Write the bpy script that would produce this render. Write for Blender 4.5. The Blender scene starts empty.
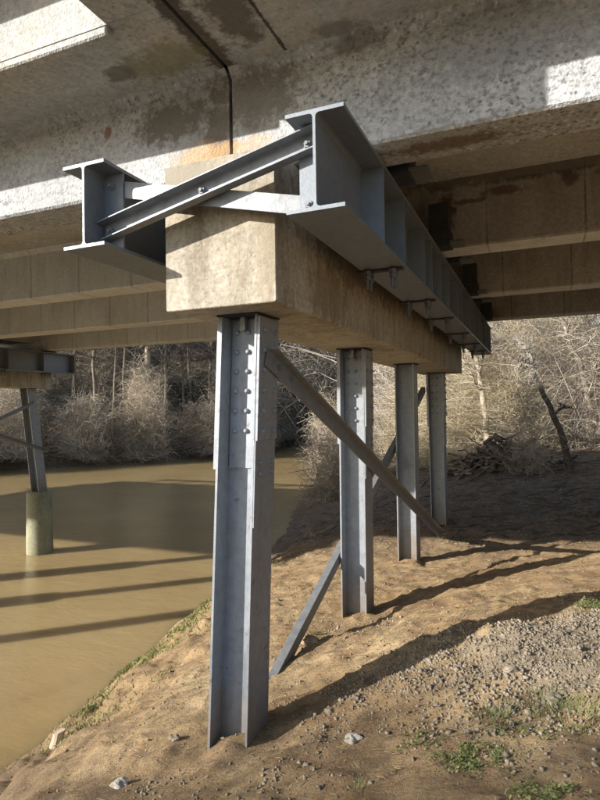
import bpy, math, random
import numpy as np
from mathutils import Vector, Matrix

# ------------------------------------------------------------------ camera, sky, sun, exposure
SC = bpy.context.scene
COL = SC.collection
# world axes: X along the girders, Y along the pile cap (away), Z up; origin at the eye
cam = bpy.data.cameras.new('camera')
cam.sensor_fit = 'HORIZONTAL'; cam.sensor_width = 24.0; cam.lens = 24.0*568/600
cam.clip_start = 0.05; cam.clip_end = 2000
CAM = bpy.data.objects.new('camera', cam); COL.objects.link(CAM)
def _cam_axes():
    f = 568.0
    d = lambda x, y: np.array([x-300.0, y-400.0, f])
    vx = -d(-1042, 428); vx /= np.linalg.norm(vx)
    vy = d(541, 404); vy = vy-vy.dot(vx)*vx; vy /= np.linalg.norm(vy)
    vz = np.cross(vx, vy)
    return np.stack([vx, vy, vz])
RC = _cam_axes()
CAM.matrix_world = Matrix(((RC[0,0], -RC[0,1], -RC[0,2], 0), (RC[1,0], -RC[1,1], -RC[1,2], 0),
                           (RC[2,0], -RC[2,1], -RC[2,2], 0), (0, 0, 0, 1)))
SC.camera = CAM
SUN = Vector((1.12, 1.0, -0.57)).normalized()        # travel of the light
EL = math.asin(-SUN.z); ROT = math.atan2(-SUN.x, -SUN.y)
W = bpy.data.worlds.new('World'); SC.world = W; W.use_nodes = True
nt = W.node_tree; nt.nodes.clear()
sky = nt.nodes.new('ShaderNodeTexSky'); sky.sky_type = 'NISHITA'; sky.sun_disc = False
sky.sun_elevation = EL; sky.sun_rotation = ROT; sky.air_density = 1.0; sky.dust_density = 1.0
bg = nt.nodes.new('ShaderNodeBackground'); bg.inputs['Strength'].default_value = 0.115
wo = nt.nodes.new('ShaderNodeOutputWorld')
nt.links.new(sky.outputs[0], bg.inputs[0]); nt.links.new(bg.outputs[0], wo.inputs[0])
sl = bpy.data.lights.new('sun', 'SUN'); sl.energy = 4.8; sl.angle = math.radians(0.7); sl.color = (1.0, 0.945, 0.855)
so = bpy.data.objects.new('sun', sl); COL.objects.link(so)
so.rotation_euler = SUN.to_track_quat('-Z', 'Y').to_euler(); so.location = (-20, -20, 20)
SC.view_settings.view_transform = 'Standard'; SC.view_settings.look = 'None'
SC.view_settings.exposure = 1.05; SC.view_settings.gamma = 1.0
SC.render.resolution_x = 768; SC.render.resolution_y = 1024

def ray(x, y):                                        # direction through a photo pixel
    return RC @ np.array([x-300.0, y-400.0, 568.0])
def at(x, y, axis, val):                              # the point on that ray where a coordinate is known
    r = ray(x, y); return r*(val/r[axis])

rng = np.random.default_rng(7); random.seed(7)

# ------------------------------------------------------------------ helpers: meshes and objects
class MB:
    def __init__(s): s.v = []; s.f = []
    def add(s, v, f):
        o = len(s.v); s.v += [tuple(p) for p in v]; s.f += [tuple(i+o for i in q) for q in f]; return s
    def box(s, x0, x1, y0, y1, z0, z1):
        return s.add([(x0,y0,z0),(x1,y0,z0),(x1,y1,z0),(x0,y1,z0),(x0,y0,z1),(x1,y0,z1),(x1,y1,z1),(x0,y1,z1)],
                     [(0,3,2,1),(4,5,6,7),(0,1,5,4),(1,2,6,5),(2,3,7,6),(3,0,4,7)])
    def sweep(s, prof, A, B, u, w):                   # profile [(a,b)] in the plane (u,w), run from A to B
        A, B, u, w = Vector(A), Vector(B), Vector(u), Vector(w); n = len(prof)
        v = [A+u*a+w*b for a, b in prof]+[B+u*a+w*b for a, b in prof]
        f = [(i, (i+1) % n, n+(i+1) % n, n+i) for i in range(n)]
        return s.add(v, f+[tuple(range(n-1, -1, -1)), tuple(range(n, 2*n))])
    def cyl(s, A, B, r, n=8, r2=None):
        A, B = Vector(A), Vector(B); d = (B-A).normalized()
        u = d.orthogonal().normalized(); w = d.cross(u); r2 = r if r2 is None else r2
        c = [(math.cos(2*math.pi*i/n), math.sin(2*math.pi*i/n)) for i in range(n)]
        v = [A+(u*a+w*b)*r for a, b in c]+[B+(u*a+w*b)*r2 for a, b in c]
        f = [(i, (i+1) % n, n+(i+1) % n, n+i) for i in range(n)]
        return s.add(v, f+[tuple(range(n-1, -1, -1)), tuple(range(n, 2*n))])
    def mesh(s, name, mat, bevel=0, smooth=False):
        m = bpy.data.meshes.new(name); m.from_pydata(s.v, [], s.f)
        import bmesh
        b = bmesh.new(); b.from_mesh(m); bmesh.ops.recalc_face_normals(b, faces=b.faces)
        if bevel:
            bmesh.ops.bevel(b, geom=[e for e in b.edges if len(e.link_faces) == 2 and e.calc_face_angle(0) > 0.6],
                            offset=bevel, segments=1, affect='EDGES', profile=0.5)
        b.to_mesh(m); b.free(); m.materials.append(mat)
        if smooth: m.polygons.foreach_set('use_smooth', [True]*len(m.polygons))
        return m
    def build(s, name, mat, parent=None, bevel=0, smooth=False):
        return link(name, s.mesh(name, mat, bevel, smooth), parent)
def link(name, mesh, parent=None, loc=None):
    o = bpy.data.objects.new(name, mesh); COL.objects.link(o)
    if parent: o.parent = parent
    if loc is not None: o.location = loc
    return o
def tag(o, label=None, cat=None, group=None, kind=None):
    for k, v in (('label', label), ('category', cat), ('group', group), ('kind', kind)):
        if v: o[k] = v
    return o
def empty(name, loc=(0,0,0), label=None, cat=None, group=None):
    o = bpy.data.objects.new(name, None); COL.objects.link(o); o.location = loc
    return tag(o, label, cat, group)
def copy_tree(o, shift, label=None, parent=None):
    c = o.copy(); COL.objects.link(c)
    if parent: c.parent = parent
    else:
        c.location = Vector(o.location)+Vector(shift)
        if label: c['label'] = label
    for ch in [k for k in bpy.data.objects if k.parent == o]: copy_tree(ch, shift, None, c)
    return c
def np_mesh(name, V, F, mat, smooth=False):           # fast mesh from arrays, all faces of one size
    V = np.asarray(V, np.float32); F = np.asarray(F, np.int32); k = F.shape[1]
    m = bpy.data.meshes.new(name); m.vertices.add(len(V)); m.vertices.foreach_set('co', V.ravel())
    m.loops.add(F.size); m.loops.foreach_set('vertex_index', F.ravel())
    m.polygons.add(len(F)); m.polygons.foreach_set('loop_start', np.arange(len(F), dtype=np.int32)*k)
    m.polygons.foreach_set('loop_total', np.full(len(F), k, np.int32))
    if smooth: m.polygons.foreach_set('use_smooth', np.ones(len(F), bool))
    m.update(calc_edges=True); m.validate()
    if mat: m.materials.append(mat)
    return m
def vnoise(x, y, seed=0):
    x = np.asarray(x, float); y = np.asarray(y, float)
    xi = np.floor(x).astype(np.int64); yi = np.floor(y).astype(np.int64); fx = x-xi; fy = y-yi
    fx = fx*fx*(3-2*fx); fy = fy*fy*(3-2*fy)
    def h(a, b):
        n = (a*374761393+b*668265263+seed*1442695041) & 0xffffffff
        n = ((n ^ (n >> 13))*1274126177) & 0xffffffff
        return ((n ^ (n >> 16)) & 0xffff)/65535.0
    return (h(xi,yi)*(1-fx)+h(xi+1,yi)*fx)*(1-fy)+(h(xi,yi+1)*(1-fx)+h(xi+1,yi+1)*fx)*fy
def fbm(x, y, o=4, seed=0):
    s = 0; a = 0.5
    for i in range(o): s = s+a*(vnoise(x*2**i, y*2**i, seed+i)-0.5); a *= 0.5
    return s

# ------------------------------------------------------------------ helpers: materials
class MT:
    def __init__(s, name):
        s.m = bpy.data.materials.new(name); s.m.use_nodes = True; s.t = s.m.node_tree
        s.b = s.t.nodes['Principled BSDF']; s.pos = s.n('ShaderNodeNewGeometry').outputs['Position']
    def n(s, k): return s.t.nodes.new(k)
    def l(s, a, b): s.t.links.new(a, b)
    def vec(s, sc):
        q = s.n('ShaderNodeVectorMath'); q.operation = 'MULTIPLY'; s.l(s.pos, q.inputs[0]); q.inputs[1].default_value = sc
        return q.outputs[0]
    def noise(s, scale, detail=6, rough=0.6, sc=None, dist=0):
        q = s.n('ShaderNodeTexNoise'); s.l(s.vec(sc) if sc else s.pos, q.inputs['Vector'])
        q.inputs['Scale'].default_value = scale; q.inputs['Detail'].default_value = detail
        q.inputs['Roughness'].default_value = rough; q.inputs['Distortion'].default_value = dist
        return q.outputs['Fac']
    def voro(s, scale, feature='F1', sc=None, out='Distance'):
        q = s.n('ShaderNodeTexVoronoi'); q.feature = feature; s.l(s.vec(sc) if sc else s.pos, q.inputs['Vector'])
        q.inputs['Scale'].default_value = scale; return q.outputs[out]
    def ramp(s, fac, stops):
        q = s.n('ShaderNodeValToRGB'); e = q.color_ramp.elements
        while len(e) < len(stops): e.new(0.5)
        for i, (p, c) in enumerate(stops):
            e[i].position = p; c = (c, c, c) if isinstance(c, (int, float)) else c; e[i].color = (*c, 1)
        s.l(fac, q.inputs[0]); return q.outputs[0]
    def mix(s, fac, a, b, mode='MIX'):
        q = s.n('ShaderNodeMix'); q.data_type = 'RGBA'; q.blend_type = mode
        for v, i in ((fac, 0), (a, 6), (b, 7)):
            if isinstance(v, (int, float)) : q.inputs[i].default_value = v if i == 0 else (v, v, v, 1)
            elif isinstance(v, tuple): q.inputs[i].default_value = (*v, 1)
            else: s.l(v, q.inputs[i])
        return q.outputs[2]
    def math(s, op, a, b=None):
        q = s.n('ShaderNodeMath'); q.operation = op
        for i, v in enumerate((a, b)):
            if v is None: continue
            if isinstance(v, (int, float)): q.inputs[i].default_value = v
            else: s.l(v, q.inputs[i])
        return q.outputs[0]
    def sep(s, i):
        q = s.n('ShaderNodeSeparateXYZ'); s.l(s.pos, q.inputs[0]); return q.outputs[i]
    def bump(s, h, strength, dist):
        q = s.n('ShaderNodeBump'); q.inputs['Strength'].default_value = strength; q.inputs['Distance'].default_value = dist
        s.l(h, q.inputs['Height']); s.l(q.outputs[0], s.b.inputs['Normal'])
    def done(s, col, rough=0.85, metal=0, spec=None):
        if isinstance(col, tuple): s.b.inputs['Base Color'].default_value = (*col, 1)
        else: s.l(col, s.b.inputs['Base Color'])
        if isinstance(rough, (int, float)): s.b.inputs['Roughness'].default_value = rough
        else: s.l(rough, s.b.inputs['Roughness'])
        s.b.inputs['Metallic'].default_value = metal
        if spec is not None: s.b.inputs['Specular IOR Level'].default_value = spec
        return s.m

def concrete(name, light, mid, dark, lines=0, speck=0.0, warm=None, streak=0.35, aggregate=0, spots=(), relief=0.55):
    t = MT(name)
    c = t.ramp(t.noise(0.9, 9, 0.62, dist=0.4), [(0.32, mid), (0.62, light)])
    c = t.mix(t.ramp(t.noise(22, 4, 0.7), [(0.42, 0.35), (0.62, 0.0)]), c, mid, 'MULTIPLY')
    if warm:
        c = t.mix(t.ramp(t.noise(1.7, 5, 0.6), [(0.50, 0.0), (0.68, 0.75)]), c, warm)
    st = t.ramp(t.noise(1.0, 7, 0.7, sc=(4.5, 4.5, 0.9), dist=0.6), [(0.46, 0.0), (0.72, streak)])
    c = t.mix(st, c, dark)
    if speck:                                          # lichen flecks and weathered aggregate
        where = t.ramp(t.noise(0.8, 4, 0.6), [(0.40, 0.25), (0.60, 1.0)])
        fl = t.ramp(t.noise(26, 4, 0.65, sc=(0.75, 0.75, 1.2), dist=0.5), [(0.52, 0.0), (0.62, speck*0.8)])
        c = t.mix(t.math('MULTIPLY', where, fl), c, dark)
        cell = t.ramp(t.voro(30, out='Color'), [(0.25, dark), (0.5, mid), (0.8, tuple(min(1, x*1.25) for x in light))])
        edge = t.ramp(t.math('ADD', t.voro(30), t.math('MULTIPLY', t.noise(60, 3), 0.35)), [(0.42, 1.0), (0.62, 0.15)])
        c = t.mix(t.math('MULTIPLY', t.math('MULTIPLY', where, edge), min(1.0, 1.0*speck)), c, cell)
    if lines:                                          # joints of the form boards
        q = t.math('ABSOLUTE', t.math('SUBTRACT', t.math('FRACT', t.math('DIVIDE', t.math('ADD', t.sep(0), 50.0), lines)), 0.5))
        k = t.ramp(q, [(0.0, 0.75), (0.010, 0.45), (0.016, 0.0)])
        k = t.math('MULTIPLY', k, t.ramp(t.noise(2.5, 3), [(0.30, 0.3), (0.6, 1.0)]))
        c = t.mix(k, c, tuple(x*0.55 for x in dark))
    pits = t.ramp(t.voro(75), [(0.10, 0.6), (0.20, 0.0)]); c = t.mix(t.math('MULTIPLY', pits, t.ramp(t.noise(5, 3), [(0.45, 0.0), (0.6, 1.0)])), c, dark)
    ns = t.math('MULTIPLY', t.math('SUBTRACT', t.noise(9, 7, 0.75), 0.5), 2.4) if spots else None
    for (p, q, cc, amt) in spots:                      # stains: centre, radii, colour, strength
        v = t.n('ShaderNodeVectorMath'); v.operation = 'SUBTRACT'; t.l(t.pos, v.inputs[0]); v.inputs[1].default_value = p
        w = t.n('ShaderNodeVectorMath'); w.operation = 'DIVIDE'; t.l(v.outputs[0], w.inputs[0]); w.inputs[1].default_value = q
        ln = t.n('ShaderNodeVectorMath'); ln.operation = 'LENGTH'; t.l(w.outputs[0], ln.inputs[0])
        f_ = t.ramp(t.math('ADD', ln.outputs['Value'], ns), [(0.55, amt), (0.95, 0.0)])
        c = t.mix(f_, c, cc)
    hgt = t.math('ADD', t.math('MULTIPLY', t.noise(45, 6, 0.7), 0.6), t.math('MULTIPLY', t.noise(7, 4, 0.6), 0.45))
    if aggregate: hgt = t.math('ADD', hgt, t.math('MULTIPLY', t.voro(60), 0.7))
    t.bump(hgt, relief, 0.012)
    return t.done(c, 0.9, 0, 0.25)

def steel(name, base, var=0.12, rough=0.5, rust=0.0, dirt=0.3, mud=0):
    t = MT(name)
    lo = tuple(x*(1-var*2) for x in base); hi = tuple(min(1, x*(1+var)) for x in base)
    c = t.ramp(t.noise(14, 6, 0.65), [(0.35, lo), (0.65, hi)])
    c = t.mix(t.ramp(t.noise(2.0, 6, 0.7, sc=(6, 6, 0.8)), [(0.52, 0.0), (0.75, dirt)]), c, (0.16, 0.13, 0.10))
    if mud:                                            # silt line left by floods
        k = t.ramp(t.math('ADD', t.math('MULTIPLY', t.math('ADD', t.sep(2), 2.7), 0.55), t.math('MULTIPLY', t.noise(5, 6, 0.7), 0.7)), [(0.42, 0.75), (0.72, 0.0)])
        c = t.mix(k, c, (0.21,0.165,0.115))
    if rust: c = t.mix(t.ramp(t.noise(9, 7, 0.75), [(0.59, 0.0), (0.68, rust)]), c, (0.16, 0.07, 0.03))
    t.bump(t.noise(70, 5, 0.6), 0.22, 0.004)
    r = t.ramp(t.noise(25, 4), [(0.3, rough-0.08), (0.7, rough+0.12)])
    return t.done(c, r, 0.25, 0.4)

M = {}
M['web'] = concrete('weathered_concrete', (0.515,0.525,0.535), (0.37,0.378,0.388), (0.10,0.105,0.105), 0, 0.85, None, 0.30, 1, spots=(
    ((-2.75,3.88,2.36),(0.50,0.5,0.20),(0.13,0.115,0.095),0.85), ((-2.30,3.88,2.2),(0.16,0.5,0.6),(0.12,0.10,0.085),0.8), ((-1.95,3.88,2.4),(0.45,0.5,0.30),(0.16,0.145,0.125),0.75),
    ((-2.45,3.88,2.03),(0.36,0.4,0.12),(0.50,0.31,0.14),0.6), ((-2.0,3.88,2.03),(0.2,0.4,0.10),(0.50,0.33,0.17),0.45), ((-3.42,3.88,2.42),(0.05,0.3,0.08),(0.19,0.075,0.045),0.8),
    ((-1.15,3.88,2.60),(0.22,0.3,0.08),(0.15,0.13,0.11),0.6), ((-0.2,3.88,2.35),(0.9,0.4,0.3),(0.17,0.18,0.20),0.5), ((-0.55,4.1,1.855),(0.55,0.12,0.03),(0.13,0.085,0.05),0.8)))
M['soffit'] = concrete('stained_concrete', (0.51,0.515,0.51), (0.385,0.388,0.38), (0.14,0.138,0.132), 0, 0.45, (0.47,0.42,0.345), 0.25, 1, spots=(
    ((-2.19,3.4,2.646),(0.13,2.0,0.3),(0.075,0.06,0.045),0.9), ((-1.85,3.25,2.646),(0.22,0.5,0.3),(0.12,0.10,0.08),0.85), ((-2.6,3.55,2.646),(0.5,0.22,0.3),(0.21,0.20,0.11),0.7),
    ((-1.25,3.75,2.646),(0.22,0.12,0.3),(0.15,0.13,0.11),0.6), ((-1.685,3.3,2.646),(0.018,2.0,0.2),(0.05,0.04,0.035),0.9), ((-3.0,3.55,2.646),(0.16,0.14,0.2),(0.13,0.12,0.11),0.7)))
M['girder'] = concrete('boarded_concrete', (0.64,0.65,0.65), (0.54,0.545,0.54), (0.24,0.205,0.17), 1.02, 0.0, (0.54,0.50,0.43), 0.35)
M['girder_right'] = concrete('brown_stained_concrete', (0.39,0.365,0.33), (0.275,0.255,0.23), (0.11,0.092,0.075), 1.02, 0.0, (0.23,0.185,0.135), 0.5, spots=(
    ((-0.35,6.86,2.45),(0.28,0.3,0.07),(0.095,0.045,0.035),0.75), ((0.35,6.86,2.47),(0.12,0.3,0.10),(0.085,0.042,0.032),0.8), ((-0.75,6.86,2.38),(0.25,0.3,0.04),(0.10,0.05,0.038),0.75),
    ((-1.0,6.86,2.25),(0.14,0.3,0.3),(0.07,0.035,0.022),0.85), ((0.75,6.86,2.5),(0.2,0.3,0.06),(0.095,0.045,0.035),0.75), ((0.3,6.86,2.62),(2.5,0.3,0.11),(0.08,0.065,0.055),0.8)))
M['cap'] = concrete('warm_concrete', (0.51,0.475,0.41), (0.39,0.35,0.28), (0.125,0.095,0.06), 0, 0.4, (0.46,0.40,0.30), 0.72, 1, relief=0.20, spots=(
    ((-2.5,3.54,1.72),(0.6,0.2,0.14),(0.30,0.27,0.22),0.8), ((-1.75,3.54,1.0),(0.10,0.2,0.5),(0.27,0.22,0.15),0.5), ((-1.66,6.0,1.5),(0.2,2.6,0.45),(0.15,0.11,0.065),0.75), ((-1.66,10.5,1.45),(0.2,3.0,0.4),(0.15,0.11,0.065),0.7), ((-1.66,4.6,0.95),(0.2,0.6,0.3),(0.22,0.16,0.09),0.6)))
M['beam'] = steel('painted_beam_steel', (0.18,0.202,0.232), 0.05, 0.48, 0, 0.12)
M['galv'] = steel('galvanized_steel', (0.22,0.235,0.255), 0.10, 0.45, 0.3, 0.25)
M['pile'] = steel('weathered_pile_paint', (0.265,0.287,0.318), 0.07, 0.54, 0.75, 0.5, 1)
M['bolt'] = steel('bolt_steel', (0.19,0.20,0.215), 0.1, 0.6, 0.2, 0.2)
M['hanger'] = steel('hanger_steel', (0.13,0.135,0.14), 0.1, 0.5, 0.2, 0.2)
M['dark'] = steel('dark_bearing_steel', (0.035,0.04,0.045), 0.1, 0.6, 0.2, 0.1)
M['brace'] = steel('weathered_brace_steel', (0.21,0.222,0.235), 0.10, 0.55, 0.5, 0.2)
M['jacket'] = concrete('algae_concrete', (0.36,0.35,0.25), (0.25,0.25,0.17), (0.10,0.10,0.07), 0, 0.2, None, 0.5)

def dirt_mat():
    t = MT('bank_dirt')
    c = t.ramp(t.noise(0.7, 8, 0.6, dist=0.5), [(0.30, (0.215,0.142,0.075)), (0.50, (0.335,0.232,0.122)), (0.70, (0.43,0.325,0.185))])
    c = t.mix(t.ramp(t.noise(6, 8, 0.75), [(0.47, 0.0), (0.60, 0.65)]), c, (0.135,0.092,0.06))
    c = t.mix(t.ramp(t.noise(48, 4, 0.7), [(0.52, 0.0), (0.66, 0.6)]), c, (0.40,0.33,0.25))
    c = t.mix(t.ramp(t.noise(30, 5, 0.75), [(0.54, 0.0), (0.64, 0.65)]), c, (0.10,0.072,0.05))
    c = t.mix(t.ramp(t.noise(2.3, 6, 0.7), [(0.52, 0.0), (0.66, 0.45)]), c, (0.23,0.125,0.065))
    dm = t.ramp(t.math('ADD', t.math('ADD', t.math('MULTIPLY', t.sep(1), 0.30), t.math('MULTIPLY', t.sep(0), 0.16)), t.math('MULTIPLY', t.noise(1.3, 6, 0.65), 0.7)), [(0.62, 0.72), (0.98, 0.0)])
    c = t.mix(dm, c, t.ramp(t.noise(12, 6, 0.7), [(0.35, (0.085,0.062,0.043)), (0.65, (0.17,0.128,0.09))]))
    # gravel spill round (-0.2, 4.7): grey-tan fines between the stones
    gx = t.math('DIVIDE', t.math('SUBTRACT', t.sep(0), 0.45), 1.4); gy = t.math('DIVIDE', t.math('SUBTRACT', t.sep(1), 4.55), 1.0)
    rr = t.math('ADD', t.math('MULTIPLY', gx, gx), t.math('MULTIPLY', gy, gy))
    g = t.ramp(t.math('ADD', rr, t.math('MULTIPLY', t.noise(2.2, 5), 0.9)), [(0.75, 0.75), (1.0, 0.0)])
    c = t.mix(g, c, (0.28,0.235,0.175))
    # leaf mould beyond the piles, darkened further to paint in the deck's shade
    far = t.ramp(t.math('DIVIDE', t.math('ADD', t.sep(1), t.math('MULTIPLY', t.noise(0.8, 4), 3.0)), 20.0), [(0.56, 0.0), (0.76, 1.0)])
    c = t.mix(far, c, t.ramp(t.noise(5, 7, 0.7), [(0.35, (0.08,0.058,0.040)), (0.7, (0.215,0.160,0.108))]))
    t.bump(t.math('ADD', t.math('MULTIPLY', t.noise(55, 6, 0.75), 0.5), t.noise(9, 6, 0.65)), 0.8, 0.035)
    return t.done(c, 0.95, 0, 0.15)
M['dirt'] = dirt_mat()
def water_mat():
    t = MT('muddy_water')
    c = t.ramp(t.noise(0.25, 4), [(0.3, (0.295,0.212,0.098)), (0.7, (0.35,0.258,0.125))])
    h = t.math('ADD', t.math('MULTIPLY', t.noise(2.2, 5, 0.6, sc=(0.7, 1.3, 1)), 1.0), t.math('MULTIPLY', t.noise(10, 4, 0.6, sc=(0.7, 1.3, 1)), 0.45))
    t.bump(h, 0.36, 0.05)
    t.b.inputs['IOR'].default_value = 1.33
    t.b.subsurface_method = 'BURLEY'; t.b.inputs['Subsurface Weight'].default_value = 0.85   # silt scatters light under the surface
    t.b.inputs['Subsurface Radius'].default_value = (1.0, 0.8, 0.45); t.b.inputs['Subsurface Scale'].default_value = 0.6
    return t.done(c, 0.04, 0, 0.5)
M['water'] = water_mat()
def peeled_shaded():  # pale stripped wood on top; dark lower trunk paints in the deck's shadow
    t = MT('peeled_bark_painted_shade')
    k = t.ramp(t.math('ADD', t.math('MULTIPLY', t.sep(2), 0.5), t.math('MULTIPLY', t.noise(3, 4), 0.5)), [(0.50, 0.0), (0.62, 1.0)])
    c = t.mix(k, t.ramp(t.noise(8, 5), [(0.35, (0.055,0.044,0.034)), (0.65, (0.12,0.095,0.073))]), t.ramp(t.noise(9, 5), [(0.35, (0.22,0.19,0.155)), (0.65, (0.42,0.375,0.31))]))
    return t.done(c, 0.9, 0, 0.2)
M['peeled_shaded'] = peeled_shaded()
def varied(name, a, b, c2, scale=3.0, rough=0.9, trans=0):
    t = MT(name)
    q = t.ramp(t.noise(scale, 5, 0.7), [(0.32, a), (0.5, b), (0.68, c2)])
    m = t.done(q, rough, 0, 0.2)
    if trans:                                          # thin leaves pass light
        tr = t.n('ShaderNodeBsdfTranslucent'); t.l(q, tr.inputs[0]); mx = t.n('ShaderNodeMixShader'); mx.inputs[0].default_value = trans
        out = [n for n in t.t.nodes if n.type == 'OUTPUT_MATERIAL'][0]
        t.l(t.b.outputs[0], mx.inputs[1]); t.l(tr.outputs[0], mx.inputs[2]); t.l(mx.outputs[0], out.inputs[0])
    return m
M['stone'] = varied('gravel_stone', (0.16,0.132,0.10), (0.245,0.205,0.155), (0.33,0.285,0.22), 16)
M['clod'] = varied('dirt_clod', (0.14,0.095,0.06), (0.24,0.17,0.10), (0.36,0.28,0.19), 12)
M['rock'] = varied('pale_rock', (0.22,0.20,0.17), (0.36,0.33,0.28), (0.48,0.44,0.38), 20)
M['straw'] = varied('dry_straw', (0.20,0.14,0.08), (0.32,0.24,0.14), (0.46,0.37,0.24), 6)
M['weed'] = varied('weed_leaf', (0.075,0.10,0.032), (0.145,0.17,0.06), (0.25,0.24,0.11), 18, 0.7)
M['grass'] = varied('bank_grass', (0.12,0.135,0.04), (0.21,0.22,0.075), (0.32,0.29,0.13), 8, 0.7)
M['twig'] = varied('golden_twig', (0.30,0.245,0.16), (0.47,0.40,0.275), (0.60,0.53,0.40), 0.7)
M['twig_grey'] = varied('grey_twig', (0.24,0.195,0.145), (0.41,0.345,0.265), (0.57,0.50,0.405), 0.5)
M['twig_pale'] = varied('pale_grey_twig', (0.26,0.22,0.18), (0.40,0.35,0.29), (0.52,0.47,0.40), 0.4)
M['twig_mauve'] = varied('mauve_grey_twig', (0.26,0.22,0.19), (0.42,0.37,0.31), (0.56,0.50,0.43), 0.7)
M['bark_mid'] = varied('brown_bark', (0.10,0.08,0.06), (0.17,0.14,0.11), (0.26,0.22,0.175), 2)
M['bark'] = varied('pale_bark', (0.22,0.18,0.13), (0.38,0.33,0.26), (0.52,0.47,0.39), 4)
M['bark_dark'] = varied('dark_bark', (0.06,0.045,0.035), (0.12,0.095,0.07), (0.22,0.18,0.14), 4)
M['leaf_dry'] = varied('dry_leaf', (0.24,0.18,0.105), (0.42,0.335,0.215), (0.58,0.49,0.345), 1.2, 0.9, 0.4)
M['leaf_gold'] = varied('golden_leaf', (0.34,0.28,0.15), (0.50,0.43,0.25), (0.62,0.55,0.36), 0.9, 0.9, 0.35)
M['leaf_green'] = varied('evergreen_leaf', (0.055,0.08,0.025), (0.105,0.14,0.045), (0.18,0.21,0.08), 1.5, 0.6, 0.35)
M['wood'] = varied('cut_wood', (0.34,0.26,0.17), (0.50,0.41,0.29), (0.60,0.52,0.40), 12)

# ------------------------------------------------------------------ the ground and the river
ZW = -4.5
REF = np.array([
 (-2.1,3.75,-2.51),(-2.22,6.7,-2.62),(-2.24,9.9,-2.74),(-2.3,13.2,-2.72),(-0.96,4.75,-2.08),(0,5.6,-1.88),(-0.9,7.7,-2.4),
 (0.75,9.25,-2.2),(-0.4,11.3,-2.66),(1.03,12.5,-2.55),(0,0,-1.62),(1.5,1.5,-1.55),(2.2,4.2,-1.55),(-1,2,-1.92),(-2,1.5,-2.15),(-2.3,2.6,-2.44),
 (0.3,3.0,-1.78),(-0.6,3.2,-1.98),(3.5,9,-1.7),(4,14,-2.0),(-3.4,4.2,-2.85),(-3.5,6.6,-2.85),(-4.0,9.5,-2.95),(-4.4,13,-3.05),
 (-4.9,4.7,-3.65),(-5.0,6.1,-3.45),(-5.3,8.6,-3.4),(-5.7,12.5,-3.5),(-4.4,3.0,-3.3),(-4.2,1.0,-2.9),(-3,-2,-2.0),(-6.3,5.1,-4.5),(-6.2,2,-4.5),(-7.0,-4,-4.4),
 (-6.4,6.6,-4.5),(-7.3,12,-4.5),(-8.1,17,-4.5),(-10.9,25.5,-4.5),(-14.7,38,-4.5),(-20,56,-4.5),(-5,18,-3.2),(-2,18,-2.5),(1,18,-2.2),(1,23,-1.9),(5,23,-1.4),
 (-3,24,-2.5),(-7,27,-3.0),(-9,40,-2.8),(0,35,-1.5),(6,9,-0.7),(6,3,-0.6),(6,15,-1.0),(10,4,1.3),(10,9,1.3),(10,14,1.2),(12,30,-0.3),(10,-5,0.4),(2,-6,-0.9),(-14,58,-2.5),(5,55,-1.0),(25,20,2.2),(25,-10,2.2)])
def _tps(P, z):
    n = len(P); d = np.linalg.norm(P[:,None]-P[None], axis=2)
    K = np.where(d > 0, d*d*np.log(d+1e-9), 0)+np.eye(n)*0.02
    A = np.zeros((n+3, n+3)); A[:n,:n] = K; A[:n,n] = 1; A[:n,n+1:] = P; A[n,:n] = 1; A[n+1:,:n] = P.T
    return np.linalg.solve(A, np.concatenate([z, np.zeros(3)]))
_w = _tps(REF[:,:2], REF[:,2])
def _tps_eval(x, y):
    r = np.full(x.shape, _w[len(REF)])+_w[-2]*x+_w[-1]*y
    for (px, py), c in zip(REF[:,:2], _w):
        d2 = (x-px)**2+(y-py)**2; r = r+c*0.5*d2*np.log(d2+1e-9)
    return r
SHY = np.array([-60,-25,-10,-4,2,5.1,6.6,12,17,25.5,38,56,80,140]); SHX = np.array([-60,-40,-24,-8,-6.2,-6.3,-6.4,-7.4,-8.1,-10.9,-14.7,-20,-28,-50.0])
FAY = np.array([-60,0,20,31.7,45,55,80,140]); FAX = np.array([-110,-60,-44,-38.5,-27.9,-26.8,-36,-60.0])
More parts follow.
